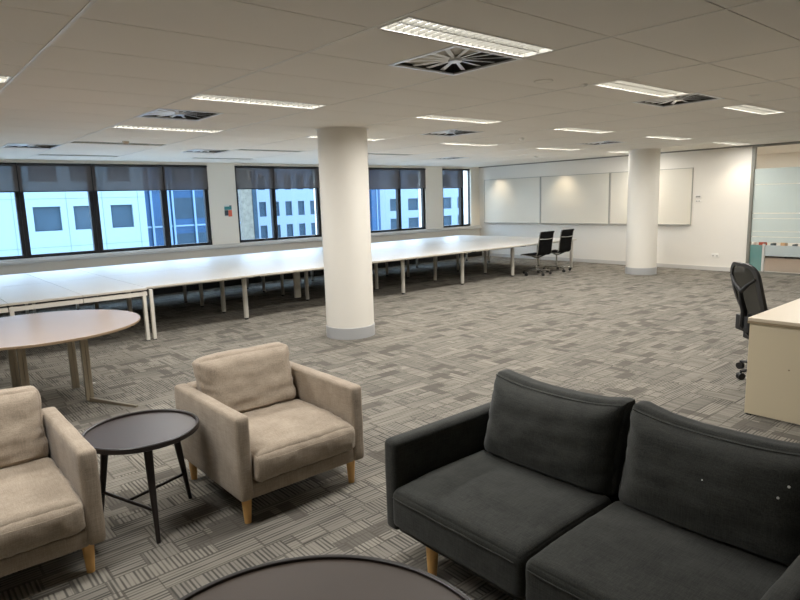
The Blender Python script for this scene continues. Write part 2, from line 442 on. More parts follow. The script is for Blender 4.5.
# windows
mull = {0: [0.62, 1.96, 3.13, 4.42], 1: [6.84], 2: [10.52], 3: [12.88]}
wide = {1.96: .065, 3.13: .075, 4.42: .055}
for k, (o0, o1) in enumerate(opens):
    w = tag(bpy.data.objects.new('window_%d' % (k + 1), None), kind='structure'); COL.objects.link(w); w.location = (o0, YW, ZB)
    W_, Hh = o1 - o0, ZT - ZB
    fr = MB(); y0, y1 = .03, .11
    left = .05; right = .0 if k == 3 else .075
    fr.box(0, left, y0, y1, 0, Hh); fr.box(W_ - max(right, .008), W_, y0, y1, 0, Hh)
    fr.box(0, W_, y0, y1, 0, .055); fr.box(0, W_, y0, y1, Hh - .05, Hh)
    for m_ in mull[k]:
        hw = wide.get(m_, .05); fr.box(m_ - o0 - hw, m_ - o0 + hw, y0 - .01, y1, .0, Hh)
        fr.box(m_ - o0 - .008, m_ - o0 + .008, y0 - .02, y0 - .01, .0, Hh)
    fr.build('window_frame', 'frame', w)
    edges = [o0] + mull[k] + [o1]
    for e in range(len(edges) - 1):
        if edges[e + 1] - edges[e] < .2: continue
        MB().box(edges[e] - o0 + .02, edges[e + 1] - o0 - (.02 if e < len(edges) - 2 else .005), .06, .066, .03, Hh - .03).build('window_pane', 'glass', w)
    if k == 0: MB().box(W_ - .05, W_ - .03, -.005, .03, -.02, .09).box(W_ - .1, W_ - .03, -.012, 0, .02, .035).build('window_handle', 'blackp', w)
    # roller blinds, one per pane
    for e in range(len(edges) - 1):
        a, c = edges[e], edges[e + 1]
        if c - a < .2 or (k == 3 and e == 1): continue
        drop = ZT - 2.045 + (.045 if k > 1 else 0)
        ends = {(0, 1): 'beside the picture', }
        where = ['first', 'second', 'third', 'fourth']
        b = thing('roller_blind', '', 'blind', ((a + c) / 2, YW, ZT), 0, 'half-lowered roller blinds')
        hw = (c - a) / 2 - .008
        MB().box(-hw, hw, -.018, -.0165, -drop, -.03).build('blind_fabric', 'blind', b)
        MB().cyl((-hw, -.012, -.028), (hw, -.012, -.028), .022, n=16).build('roller_tube', 'blindbar', b, smooth=True)
        MB().box(-hw, hw, -.022, -.012, -drop - .018, -drop).build('bottom_bar', 'blindbar', b)
        b['label'] = {
            (0, 1): 'dark mesh blind on the partly cut-off leftmost pane in the photo',
            (0, 2): 'dark mesh roller blind on the wide pane second from the left edge',
            (0, 3): 'dark mesh roller blind on the wide pane where the white building ends',
            (0, 4): 'dark mesh roller blind on the pane left of the small wall print',
            (1, 0): 'dark mesh roller blind on the pane right of the small wall print',
            (1, 1): 'dark mesh roller blind on the pane left of the nearer column',
            (2, 0): 'dark mesh roller blind on the pane just right of the nearer column, partly hidden',
            (2, 1): 'dark mesh roller blind on the pane two to the right of the nearer column',
            (3, 0): 'dark mesh roller blind on the narrow end window by the room corner',
        }.get((k, e), 'dark mesh roller blind on a pane beyond the left edge of the photo')

# picture on the pier
pc = thing('wall_print', 'small teal and orange-red print stuck on the white pier between two windows', 'picture', (5.725, YW, 1.585))
MB().box(-.085, .085, -.004, -.001, -.125, .125).build('paper', 'paper', pc)
MB().box(-.082, .082, -.0055, -.004, .02, .09).build('teal_block', 'teald', pc)
MB().box(-.082, -.0, -.0055, -.004, -.10, .015).build('dark_block', 'slate', pc); MB().box(.03, .082, -.0055, -.004, .092, .11).build('dark_block', 'slate', pc)
MB().box(.002, .082, -.0055, -.004, -.12, .015).build('orange_block', 'orange', pc)

# columns
for n_, (c, lab) in enumerate(((C1, 'a'), (C2, 'b'))):
    o = thing('round_column', ['thick white round column standing on the carpet in front of the long tables',
                               'white round column standing in front of the whiteboards'][n_], 'column', (c[0], c[1], 0), 0)
    MB().lathe([(RC - .004, .13), (RC - .004, H + .01)], n=72).build('shaft', 'column', o, smooth=True)
    MB().lathe([(RC + .004, 0), (RC + .004, .138), (RC - .004, .142)], n=72).build('base_band', 'colband', o, smooth=True)
    MB().lathe([(RC - .004, H - .006), (RC + .02, H - .006), (RC + .02, H - .001)], n=72).build('ceiling_collar', 'tbar', o, smooth=True)

# ------------------------------------------------------------------ ceiling fittings
TUBE_W = 15.0
def make_light(i, j, on):
    x0, y0 = GX + i * PX + .02, GY + j * PY + .045; W_, D_ = PX - .04, LD
    t = thing('ceiling_light', '', 'light', (x0, y0, H), 0, 'recessed fluorescent ceiling lights')
    f = MB(); e = .012
    f.box(0, W_, 0, e, -.004, .004).box(0, W_, D_ - e, D_, -.004, .004).box(0, e, e, D_ - e, -.004, .004).box(W_ - e, W_, e, D_ - e, -.004, .004)
    f.build('rim', 'lampwhite', t)
    hs = MB(); a, b_ = .006, .004
    hs.box(a, W_ - a, a, a + b_, .004, .07).box(a, W_ - a, D_ - a - b_, D_ - a, .004, .07).box(a, a + b_, a, D_ - a, .004, .07).box(W_ - a - b_, W_ - a, a, D_ - a, .004, .07).box(a, W_ - a, a, D_ - a, .07, .074)
    hs.build('housing', 'lampwhite' if on else 'lampoff', t)
    MB().box(.02, W_ - .02, .016, D_ - .016, .026, .032).build('lamp_panel', ('tube' if i < 3 else 'tubewarm') if on else 'lampoff', t)
    lv = MB(); n = 22
    for k in range(1, n): lv.box(e + (W_ - 2 * e) * k / n - .003, e + (W_ - 2 * e) * k / n + .003, e, D_ - e, .004, .020)
    lv.box(e, W_ - e, D_ / 2 - .006, D_ / 2 + .006, .004, .020)
    lv.build('louvre', 'louvre', t)
    if on:
        L = bpy.data.lights.new('tube_light', 'AREA'); L.shape = 'RECTANGLE'; L.size = W_ - .06; L.size_y = D_ - .04
        L.energy = TUBE_W * (.55 if i == 9 else 1.0); L.color = (1, .965, .915) if i >= 3 else (1, .98, .95); L.spread = math.radians(172)
        lo = bpy.data.objects.new('tube_light', L); COL.objects.link(lo); lo.parent = t; lo.location = (W_ / 2, D_ / 2, .0)
    return t
LL = {
    (1, -1.5): 'large lit louvred ceiling light nearest the camera, above an air vent',
    (3, -1): 'lit ceiling light touching the air vent on the right side of the ceiling',
    (5, -1): 'lit ceiling light nearest the right edge of the photo',
    (-1, 2.5): 'ceiling light cut off by the left edge of the photo',
    (1, 2.5): 'long lit louvred ceiling light at the left, beyond the large plain tiles',
    (3, 2.5): 'lit ceiling light to the right of the nearer column, directly in front of a vent',
    (5, 2.5): 'lit ceiling light midway between the two columns, nearest row of that gap',
    (7, 2.5): 'lit ceiling light just above and right of the farther column top',
    (9, 2.5): 'lit ceiling light close to the top of the glass partition post',
    (1, 6): 'narrow lit ceiling light behind the left air vent',
    (3, 6): 'lit ceiling light whose middle is hidden behind the nearer column',
    (5, 6): 'dim lit ceiling light behind the vent right of the nearer column',
    (7, 6): 'thin lit ceiling light left of the farther column, above the second whiteboard',
    (9, 6): 'lit ceiling light half hidden by the top of the farther column',
    (1, 9): 'unlit ceiling light at the left near the windows, beside the tan detector',
    (3, 9.5): 'unlit ceiling light between left vent and nearer column',
    (5, 9.5): 'unlit ceiling light just right of the nearer column',
    (1, 12.5): 'unlit ceiling light closest to the leftmost window',
    (3, 12.5): 'unlit ceiling light above the pier with the small print',
}
for i, j, on in lights:
    t = make_light(i, j, on)
    t['label'] = LL.get((i, j), 'recessed louvred ceiling light outside the frame of the photo')

def make_vent(i, j, lab):
    x0, y0 = GX + i * PX, GY + j * PY; S = PY
    t = thing('ceiling_vent', lab, 'air vent', (x0 + S / 2, y0 + S / 2, H), 0, 'swirl ceiling vents')
    h = S / 2; e = .026
    MB().box(-h, h, -h, -h + e, -.005, .006).box(-h, h, h - e, h, -.005, .006).box(-h, -h + e, -h + e, h - e, -.005, .006).box(h - e, h, -h + e, h - e, -.005, .006).build('frame', 'ventw', t)
    b = MB(); q = h - .008
    b.box(-q, q, -q, -q + .004, .006, .2).box(-q, q, q - .004, q, .006, .2).box(-q, -q + .004, -q, q, .006, .2).box(q - .004, q, -q, q, .006, .2).box(-q, q, -q, q, .2, .204)
    b.build('plenum_box', 'ventin', t)
    MB().box(-q, .02, -q, q, .028, .031).build('half_plate', 'ventgrey', t)  # pale grey sheet behind the blades, on one half only
    n = 14
    for k in range(n):
        a = 2 * PI * (k + .35) / n; d = Vector((math.cos(a), math.sin(a), 0)); w = Vector((-d.y, d.x, 0))
        L = (h - e) / max(abs(d.x), abs(d.y)) * .985
        m = MB(); tilt = Vector((0, 0, 1)) * .12 + w * .993
        r0 = .035
        vs = []
        for r, hwid in ((r0, .011), (L, .016)):
            for s_ in (-1, 1):
                p = d * r + tilt * (hwid * s_) + Vector((0, 0, .012)); nn = d.cross(tilt).normalized() * .0012
                vs += [p - nn, p + nn]
        m._add(vs, [(0, 2, 6, 4), (1, 5, 7, 3), (0, 4, 5, 1), (2, 3, 7, 6), (0, 1, 3, 2), (4, 6, 7, 5)])
        m.build('vane', 'ventw', t)
    MB().cyl((0, 0, -.004), (0, 0, .02), .045, n=24).build('hub', 'ventw', t, smooth=True)
    return t
VL = ['square swirl vent with radial blades beside the large nearest ceiling light',
      'swirl vent touching the lit light at the right side of the ceiling',
      'swirl vent at the left with bright daylit blades, between two ceiling lights',
      'swirl vent right of the nearer column, between two ceiling lights',
      'swirl vent just left of the top of the farther column',
      'small distant vent over the leftmost windows',
      'small distant vent above the window left of the small print',
      'distant vent over the room corner end of the long tables']
for (i, j), l in zip(vents, VL): make_vent(i, j, l)

def ceil_disc(name, lab, cat, x, y, r, drop, m, group=None, extra=None):
    t = thing(name, lab, cat, (x, y, H), 0, group)
    MB().lathe([(0, -.004), (r, -.004), (r, 0)], n=28).build('rim', 'ceil' if name == 'ceiling_speaker' else 'plate', t, smooth=True)
    if name == 'ceiling_speaker': MB().lathe([(r * .85, -.004), (r * .95, -.0065), (r, -.004)], n=28).build('ring', 'tbar', t, smooth=True)
    if drop > 0: MB().lathe([(0, -drop), (r * .45, -drop), (r * .7, -drop * .5), (r * .75, -.004)], n=24).build('sensor_dome', m, t, smooth=True)
    return t
ceil_disc('ceiling_speaker', 'round flush disc on the ceiling right of the big light', 'speaker', 4.08, 3.01, .075, .0, 'ceil')
ceil_disc('ceiling_sprinkler', 'small pale sprinkler beside the lit light at the right', 'sprinkler', 4.50, 2.92, .03, .02, 'plate', 'small ceiling sprinklers')
ceil_disc('smoke_detector', 'tan domed detector on the ceiling near the left windows', 'smoke detector', 2.66, 8.62, .06, .045, 'sensor')
ceil_disc('smoke_detector', 'pale detector on the ceiling midway between the columns', 'smoke detector', 7.67, 6.05, .05, .035, 'plate')
ceil_disc('smoke_detector', 'pale detector on the ceiling near the far room corner', 'smoke detector', 11.4, 8.6, .05, .035, 'plate')
ceil_disc('smoke_detector', 'pale flush sensor on the ceiling in front of the rightmost light', 'smoke detector', 6.50, 2.37, .055, .012, 'ceil')

def downlight(x, y, lab, watt, ang=98):
    t = thing('downlight', lab, 'downlight', (x, y, H), 0, 'wall-washing downlights')
    MB().lathe([(.036, -.001), (.05, -.004), (.055, 0)], n=28).build('rim', 'lampwhite', t, smooth=True)
    MB().lathe([(0, .003), (.036, .003)], n=24).build('lamp', 'down', t)
    L = bpy.data.lights.new('downlight_beam', 'SPOT'); L.energy = watt; L.spot_size = math.radians(ang); L.spot_blend = .9; L.color = (1, .84, .62); L.shadow_soft_size = .03
    o = bpy.data.objects.new('downlight_beam', L); COL.objects.link(o); o.parent = t; o.location = (0, 0, -.02)
DW = 17
downlight(13.22, 11.45, 'small downlight over the whiteboard nearest the corner', DW)
downlight(13.22, 9.32, 'small downlight over the middle whiteboard', DW)
downlight(13.22, 7.2, 'small downlight above the farther column and last whiteboard', DW)
downlight(13.22, 5.12, 'small downlight near the glass partition post', DW * .6, 104)

# ------------------------------------------------------------------ whiteboard wall
def board(y0, y1, z0, z1, lab):
    t = thing('whiteboard', lab, 'whiteboard', (XR, (y0 + y1) / 2, z0), 0, 'wall-mounted whiteboards')
    hw = (y1 - y0) / 2; hh = z1 - z0; e = .014
    MB().box(-.018, -.002, -hw + e, hw - e, e, hh - e).build('panel', 'board', t)
    MB().box(-.024, -.002, -hw, -hw + e, 0, hh).box(-.024, -.002, hw - e, hw, 0, hh).box(-.024, -.002, -hw + e, hw - e, hh - e, hh).box(-.024, -.002, -hw + e, hw - e, 0, e).build('frame', 'boardframe', t)
    MB().box(-.07, -.024, -hw + .02, hw - .02, .0, .008).box(-.073, -.07, -hw + .02, hw - .02, .0, .02).build('pen_tray', 'boardframe', t)
board(10.09, 12.06, .965, 2.20, 'wide whiteboard nearest the far room corner')
board(8.06, 10.07, .965, 2.20, 'middle of the three wide whiteboards, left of the farther column')
board(6.08, 8.04, .965, 2.20, 'whiteboard partly hidden behind the farther column')

t = thing('thermostat', 'small grey and white control pad on the wall right of the whiteboards', 'thermostat', (XR, 5.95, 1.55))
MB().box(-.02, -.001, -.065, .065, .0, .055).build('case', 'plate', t, bevel=.003); MB().box(-.022, -.02, -.05, .05, .01, .045).build('display', 'greyp', t)
t = thing('light_switch', 'narrow white switch just below the wall control pad', 'switch', (XR, 5.95, 1.46))
MB().box(-.01, -.001, -.055, .055, 0, .045).build('plate', 'plate', t, bevel=.002)
for s_ in (-.03, 0, .03): MB().box(-.014, -.01, s_ - .008, s_ + .008, .012, .033).build('rocker', 'greyp', t)
t = thing('power_outlet', 'white double power outlet low on the wall right of the farther column', 'outlet', (XR, 5.54, .285))
MB().box(-.012, -.001, -.075, .075, 0, .085).build('plate', 'plate', t, bevel=.003)
for s_ in (-.04, .04): MB().box(-.0135, -.012, s_ - .02, s_ + .02, .018, .05).build('socket', 'sockets', t)

# glass partition and the room behind it
gp = tag(bpy.data.objects.new('wall_glass_partition', None), kind='structure'); COL.objects.link(gp); gp.location = (XR, 0, 0)
MB().box(0, .1, 4.875, 4.93, 0, H).build('post', 'jamb', gp)
MB().box(0, .1, 2.0, 4.875, 0, .045).box(0, .1, 2.0, 4.875, H - .045, H).build('rail', 'jamb', gp)
MB().box(.02, .075, 4.60, 4.64, .045, .60).build('door_stile', 'base', gp)
MB().box(.045, .053, 2.0, 4.875, .045, H - .045).build('partition_pane', 'pglass', gp)
fb = MB()
zs = [(.635, .735), (.75, .845), (.86, 1.10), (1.115, 1.205), (1.225, 1.78), (1.795, 2.10)]
for a, c in zs: fb.box(.038, .0395, 2.0, 4.87, a, c)
fb.build('frosted_band', 'frost', gp)
MB().box(.038, .0395, 2.0, 4.60, .36, .575).build('lower_frosted_band', 'frostlow', gp)
MB().box(.038, .0395, 4.64, 4.87, .05, .575).build('teal_band', 'teal', gp)
struct('wall_beyond', MB().box(17.6, 17.75, YB, YW, 0, H + .45).box(XR + .14, 17.6, 8.4, 8.5, 0, H + .45), 'wall')
struct('trim_4', MB().box(XR + .14, 17.6, 1.0, 8.4, H, H + .02), 'ceil')
for yy, xx in ((6.2, 15.3), (3.4, 15.3)):
    q = thing('ceiling_light', 'square lit ceiling panel in the room behind the glass, ' + ('nearer the post' if yy > 5 else 'farther right'), 'light', (xx, yy, H), 0)
    MB().box(-.3, .3, -.6, .6, -.006, -.001).build('lamp_panel', 'panel2', q)
    MB().box(-.32, .32, -.62, -.6, -.01, -.001).box(-.32, .32, .6, .62, -.01, -.001).box(-.32, -.3, -.6, .6, -.01, -.001).box(.3, .32, -.6, .6, -.01, -.001).build('frame', 'lampwhite', q)
    L = bpy.data.lights.new('panel_light', 'AREA'); L.shape = 'RECTANGLE'; L.size = .5; L.size_y = 1.1; L.energy = 26; L.color = (1, .93, .86)
    lo = bpy.data.objects.new('panel_light', L); COL.objects.link(lo); lo.parent = q; lo.location = (0, 0, -.012)
struct('floor_beyond', MB().box(XR + .15, 17.6, 1.0, 8.4, 0, .004), 'brown')
t = thing('low_bench', 'long low brown bench in the room behind the glass partition', 'bench', (17.1, 5.2, 0))
MB().box(-.3, .3, -2.4, 2.4, .06, .20).build('body', 'brown', t)
for yy in (-2.2, 0, 2.2): MB().box(-.25, .25, yy - .04, yy + .04, .004, .06).build('leg', 'dark', t)
cols = ['red', 'slate', 'paper', 'orange', 'red', 'slate', 'tan', 'slate', 'red', 'paper', 'slate']
nm = ['dull red', 'dark slate', 'white', 'orange', 'dull red', 'dark slate', 'tan', 'dark slate', 'dull red', 'white', 'dark slate']
for k, (c, n_) in enumerate(zip(cols, nm)):
    w_ = random.uniform(.05, .16)
    o = MB().box(-.11, .11, -w_ / 2, w_ / 2, 0, random.uniform(.13, .2)).build('storage_box', c, loc=(17.1, 3.9 + k * .24, .20), bevel=.004)
    tag(o, '%s box, %s, on the low bench behind the glass' % (n_, ['rightmost', 'second from the right', 'third from the right', 'fourth from the right', 'fifth from the right', 'in the middle', 'left of the middle', 'fourth from the left', 'third from the left', 'second from the left', 'leftmost'][k]), 'box', 'boxes on the bench behind the glass')

# ------------------------------------------------------------------ long tables
TZ = .69
def desk(x0, x1, y0, y1, legs, lab, beam=False):
    t = thing('long_table', lab, 'table', (x0, y0, 0), 0, 'white tables pushed together in front of the windows')
    W_, D_ = x1 - x0, y1 - y0
    MB().box(.0015, W_ - .0015, .0015, D_ - .0015, TZ - .006, TZ).box(.0015, W_ - .0015, .0015, D_ - .0015, TZ - .028, TZ - .006, 1).build('tabletop', ['laminate', 'lamedge'], t, bevel=.002)
    for lx, ly, r in legs:
        if beam:
            MB().box(lx - .02, lx + .02, ly, ly + .05, .012, TZ - .045).build('leg', 'steel', t)
            MB().box(lx - .018, lx + .018, ly + .002, ly + .048, 0, .012).build('foot', 'blackp', t)
        elif r < 0:
            MB().box(lx - .06, lx + .06, ly - .02, ly + .02, .02, TZ - .03).build('cable_panel', 'steel', t)
            MB().box(lx - .04, lx + .04, ly - .015, ly + .015, 0, .02).build('foot', 'blackp', t)
        else:
            MB().cyl((lx, ly, .025), (lx, ly, TZ - .03), r, n=20).build('leg', 'greysteel', t, smooth=True)
            MB().cyl((lx, ly, 0), (lx, ly, .025), r * .75, n=16).build('foot', 'blackp', t, smooth=True)
    if beam:
        MB().box(.003, W_ - .003, .002, .045, TZ - .10, TZ - .05).build('frame_beam', 'steel', t); MB().box(.03, W_ - .03, D_ / 2, D_ / 2 + .04, TZ - .1, TZ - .05).build('frame_beam', 'steel', t)
        MB().box(.04, .16, .01, .05, TZ - .042, TZ - .03).box(W_ - .16, W_ - .04, .01, .05, TZ - .042, TZ - .03).build('connector', 'blackp', t)
    else:
        MB().box(.06, W_ - .04, .27, .31, TZ - .075, TZ - .03).build('frame_beam', 'greysteel', t); MB().box(.06, W_ - .04, D_ - .35, D_ - .31, TZ - .075, TZ - .03).build('frame_beam', 'greysteel', t)
        MB().box(.03, .11, .02, .24, TZ - .045, TZ - .03).build('connector', 'blackp', t)
    return t
XS = [2.555, 4.115, 5.675, 7.235, 8.795, 10.355, 12.32]
for k in range(6):
    x0, x1 = XS[k], XS[k + 1]
    if k == 0:
        lf = [(1.56 - .0, .26, .036), (1.56, 1.04, .034)] ; lr = [(1.56, .07, .030), (1.56, .80, .030), (0.05, .80, .030)]
        lf.insert(0, (.10, 1.04, .034))
    elif k == 5:
        lf = [(x1 - x0 - .07, .10, .036), (x1 - x0 - .07, 1.04, .034), (.9, 1.04, .034)]; lr = [(x1 - x0 - .07, .8, .030), (x1 - x0 - .07, 1.6, .030)]
    else:
        lf = [(x1 - x0, .26, .036), (x1 - x0, 1.04, .034)]; lr = [(x1 - x0, .07, .030), (x1 - x0, .80, .030), (x1 - x0, 1.5, .030)]
    if k == 1: lf.append((-.0 + 1.56, 1.37, -1))
    # legs stand slightly inside the joint so they belong to one table only
    lf = [(min(a, x1 - x0 - .038), b_, r) for a, b_, r in lf]; lr = [(min(a, x1 - x0 - .038), b_, r) for a, b_, r in lr]
    desc = ['white table just right of the two adjoining square legs',
            'white table with the wide flat leg, left of the nearer column',
            'white table whose middle is hidden behind the nearer column',
            'white table just right of the nearer column',
            'white table next before the end table with swivel chairs',
            'white end table nearest the whiteboards']
    desk(x0, x1, 8.12, 9.935, lf, 'front-row ' + desc[k])
    desk(x0, x1, 9.945, 11.76, lr, 'window-side ' + desc[k].replace('with the wide flat leg, ', 'behind the one with a flat leg, ').replace('the two adjoining', 'and behind the adjoining'))
dl = ['white square-framed table right of the slanting tabletop seam',
      'white square-framed table left of the slanting tabletop seam',
      'white square-framed table beyond the left edge of the photo']
for k, (x0, x1) in enumerate(((1.80, 2.552), (1.03, 1.797), (.26, 1.027))):
    desk(x0, x1, 8.0, 9.85, [((x1 - x0) - .04 if k == 0 else (.0 + .03), 0.0, 1)] if k != 1 else [(.03, 0.0, 1)], 'front-row ' + dl[k], beam=True)
    desk(x0, x1, 9.86, 11.72, [(.05, 1.7, 1), (x1 - x0 - .05, 1.7, 1)], 'window-side ' + dl[k], beam=True)
# second square leg just right of the joint
o = kids([q for q in bpy.data.objects if q.name == 'long_table'][0])
t0 = [q for q in bpy.data.objects if q.name == 'long_table'][0]
MB().box(.025, .065, -.115, -.065, .012, TZ - .028).build('leg', 'steel', t0)
MB().box(.027, .063, -.113, -.067, 0, .012).build('foot', 'blackp', t0)

# ------------------------------------------------------------------ chairs
def five_star(t, r, hub_z, leg_mat, caster_r, rot=0, thick=.018):
    for k in range(5):
        a = rot + 2 * PI * k / 5; d = Vector((math.cos(a), math.sin(a), 0))
        lg = MB().tube([d * .02 + Vector((0, 0, hub_z + .03)), d * (r * .5) + Vector((0, 0, hub_z + .018)), d * r + Vector((0, 0, hub_z))], [thick * 1.2, thick, thick * .75], n=10, flat=.7, up=(0, 0, 1)).build('base_leg', leg_mat, t, smooth=True)
        c = MB(); w = Vector((-d.y, d.x, 0)); p = d * r + Vector((0, 0, caster_r))
        for s_ in (-1, 1): c.cyl(p + w * (.004 * s_), p + w * (.022 * s_), caster_r, n=18)
        c.cyl(p + Vector((0, 0, caster_r * .6)), p + Vector((0, 0, hub_z - caster_r)), .008, n=8)
        c.build('caster', 'blackp', t, smooth=True)

def conference_chair(x, y, rz, lab):
    t = thing('conference_chair', lab, 'chair', (x, y, 0), rz, 'black slim swivel chairs at the far table end')   # faces local +Y
    five_star(t, .30, .085, 'chrome', .028, rot=.5)
    MB().cyl((0, 0, .10), (0, 0, .38), .018, n=16).cyl((0, 0, .09), (0, 0, .2), .026, n=16).build('stem', 'chrome', t, smooth=True)
    prof = [(.24, .435), (.20, .448), (.10, .437), (0, .43), (-.10, .43), (-.17, .445), (-.205, .49), (-.215, .56), (-.222, .64), (-.235, .72), (-.25, .80), (-.265, .89), (-.29, .945)]
    # fine profile
    def cr(P, n):
        out = []
        for i in range(len(P) - 1):
            p0 = P[max(i - 1, 0)]; p1 = P[i]; p2 = P[i + 1]; p3 = P[min(i + 2, len(P) - 1)]
            for k in range(n):
                s = k / n
                out.append(tuple(.5 * ((2 * p1[c]) + (-p0[c] + p2[c]) * s + (2 * p0[c] - 5 * p1[c] + 4 * p2[c] - p3[c]) * s * s + (-p0[c] + 3 * p1[c] - 3 * p2[c] + p3[c]) * s ** 3) for c in (0, 1)))
        return out + [P[-1]]
    P = cr(prof, 8)
    def sling(P, w):
        m = MB(); vs = []; fs = []; n = len(P)
        for i, (yy, zz) in enumerate(P):
            a = P[max(i - 1, 0)]; c = P[min(i + 1, n - 1)]; d = Vector((c[0] - a[0], c[1] - a[1])).normalized(); nn = Vector((-d.y, d.x))
            th = .006 + .004 * abs(math.sin(i * PI / 4))
            for s_ in (-1, 1):
                for xx in (-w, w): vs.append((xx, yy + nn.x * th * s_, zz + nn.y * th * s_))
        for i in range(n - 1):
            o = i * 4; q = o + 4
            fs += [(o, o + 1, q + 1, q), (o + 2, q + 2, q + 3, o + 3), (o, q, q + 2, o + 2), (o + 1, o + 3, q + 3, q + 1)]
        fs += [(0, 2, 3, 1), (n * 4 - 4, n * 4 - 3, n * 4 - 1, n * 4 - 2)]
        m._add(vs, fs); return m
    k = 40
    sling(P[:k + 1], .232).build('seat', 'leather', t, smooth=True)
    sling(P[k:], .232).build('backrest', 'leather', t, smooth=True)
    for s_ in (-1, 1):
        MB().tube([(s_ * .238, a, b_) for a, b_ in P[::2]], .011, n=8).build('side_rail', 'chrome', t, smooth=True)
    MB().tube([(-.222, -.25, .79), (-.12, -.285, .785), (0, -.295, .783), (.12, -.285, .785), (.222, -.25, .79)], .012, n=8).build('back_stretcher', 'chrome', t, smooth=True)
    MB().tube([(-.222, -.06, .42), (-.1, -.03, .385), (0, -.02, .375), (.1, -.03, .385), (.222, -.06, .42)], .016, n=8).build('seat_bracket', 'chrome', t, smooth=True)
    return t
conference_chair(10.87, 8.17, .0, 'black slim swivel chair at the end table, the left one of two')
conference_chair(11.655, 8.20, .03, 'black slim swivel chair at the end table, the right one of two')

def task_chair(x, y, rz):
    t = thing('mesh_task_chair', 'black mesh-backed office chair on castors behind the cream desk', 'chair', (x, y, 0), rz)     # faces local +Y
    five_star(t, .33, .075, 'blackp', .032, rot=1.08, thick=.022)
    MB().cyl((0, 0, .08), (0, 0, .24), .03, n=16).cyl((0, 0, .22), (0, 0, .42), .016, n=16).build('gas_stem', 'blackp', t, smooth=True)
    MB().rbox(-.12, .12, -.24, .12, .35, .435, r=.015, seg=(2, 2, 1)).build('mechanism', 'blackp', t, smooth=True)
    MB().rbox(-.245, .245, -.22, .26, .435, .505, r=.03, seg=(6, 6, 2)).build('seat', 'blackp', t, smooth=True)
    # back: rounded frame, curved and leaning
    def bp(u, v):       # u -1..1 across, v 0..1 up
        w = .20 + .035 * math.sin(v * PI * .9) - .03 * max(0, v - .85) / .15
        return Vector((u * w, -.235 - .13 * v ** 1.3 - .03 * math.sin(v * PI) + .035 * (u * u), .56 + .50 * v))
    loop = []
    N = 64
    for k in range(N):
        a = 2 * PI * k / N; c, s = math.cos(a), math.sin(a)
        u = math.copysign(abs(c) ** .42, c); v = math.copysign(abs(s) ** .42, s)
        loop.append((u, .5 + .5 * v))
    fr = MB(); ring = [bp(u, v) for u, v in loop]; inner = [bp(u * .80, .5 + (v - .5) * .88) for u, v in loop]
    vs = []
    for a, b_ in zip(ring, inner):
        vs += [a + Vector((0, .014, 0)), a - Vector((0, .014, 0)), b_ + Vector((0, .010, 0)), b_ - Vector((0, .010, 0))]
    fs = []
    for k in range(N):
        o, q = k * 4, ((k + 1) % N) * 4
        fs += [(o, q, q + 1, o + 1), (o, o + 2, q + 2, q), (o + 1, q + 1, q + 3, o + 3), (o + 2, o + 3, q + 3, q + 2)]
    fr._add(vs, fs); fr.build('back_frame', 'blackm', t, smooth=True)
    ms = MB(); g_ = 14; vs = []
    for i in range(g_ + 1):
        for j in range(g_ + 1):
            vs.append(bp((-1 + 2 * i / g_) * .84, .05 + .9 * j / g_))
    fs = [(i * (g_ + 1) + j, (i + 1) * (g_ + 1) + j, (i + 1) * (g_ + 1) + j + 1, i * (g_ + 1) + j + 1) for i in range(g_) for j in range(g_)]
    ms._add(vs, fs); ms.build('back_mesh', M_mesh, t, smooth=True)
    def on(u, v, off=-.03): return bp(u, v) + Vector((0, off, 0))
    MB().tube([(0, -.10, .40), (0, -.24, .42), (0, -.31, .50), on(0, .12, -.05), on(0, .3, -.045), on(0, .5, -.03)], [.045, .045, .04, .036, .03, .02], n=10, flat=.7).build('spine', 'blackp', t, smooth=True)
    MB().tube([on(0, .48, -.03), on(-.45, .62, -.025), on(-.86, .74, -.015)], [.018, .014, .012], n=8).build('back_arm', 'blackp', t, smooth=True)
    MB().tube([on(0, .48, -.03), on(.45, .62, -.025), on(.86, .74, -.015)], [.018, .014, .012], n=8).build('back_arm', 'blackp', t, smooth=True)
    MB().rbox(-.11, .11, -.320, -.285, .44, .58, r=.012, seg=(3, 1, 2)).build('lumbar_pad', 'blackp', t, smooth=True)
    MB().tube([(-.1, 0, .41), (-.28, 0, .41)], .008, n=8).build('lever', 'blackp', t, smooth=True)
    return t
M_mesh = sheer('chair_mesh', rgb(58, 58, 54), 0.10)
task_chair(6.065, 1.905, math.radians(-131))

# ------------------------------------------------------------------ cream desk at right
t = thing('cream_desk', 'cream laminate desk with solid end panel at the right edge', 'desk', (4.885, 1.728, 0))
MB().box(-.012, 1.75, -.82, .0, .730, .755).build('desktop', 'creamtop', t, bevel=.003)
MB().box(-.013, 1.75, -.821, .001, .712, .7305).build('edge_band', 'creamedge', t)
MB().box(0, .028, -.80, -.01, .012, .722).build('end_panel', 'cream', t, bevel=.003)
MB().box(1.70, 1.728, -.80, -.01, .012, .722).build('end_panel', 'cream', t, bevel=.003)
MB().box(.028, 1.70, -.78, -.76, .3, .722).build('modesty_panel', 'cream', t)
MB().box(.004, .024, -.78, -.74, 0, .012).box(.004, .024, -.06, -.02, 0, .012).build('glide', 'blackp', t)
MB().cyl((-.003, -.29, .40), (0.001, -.29, .40), .006, n=14).build('screw_cap', 'creamedge', t)

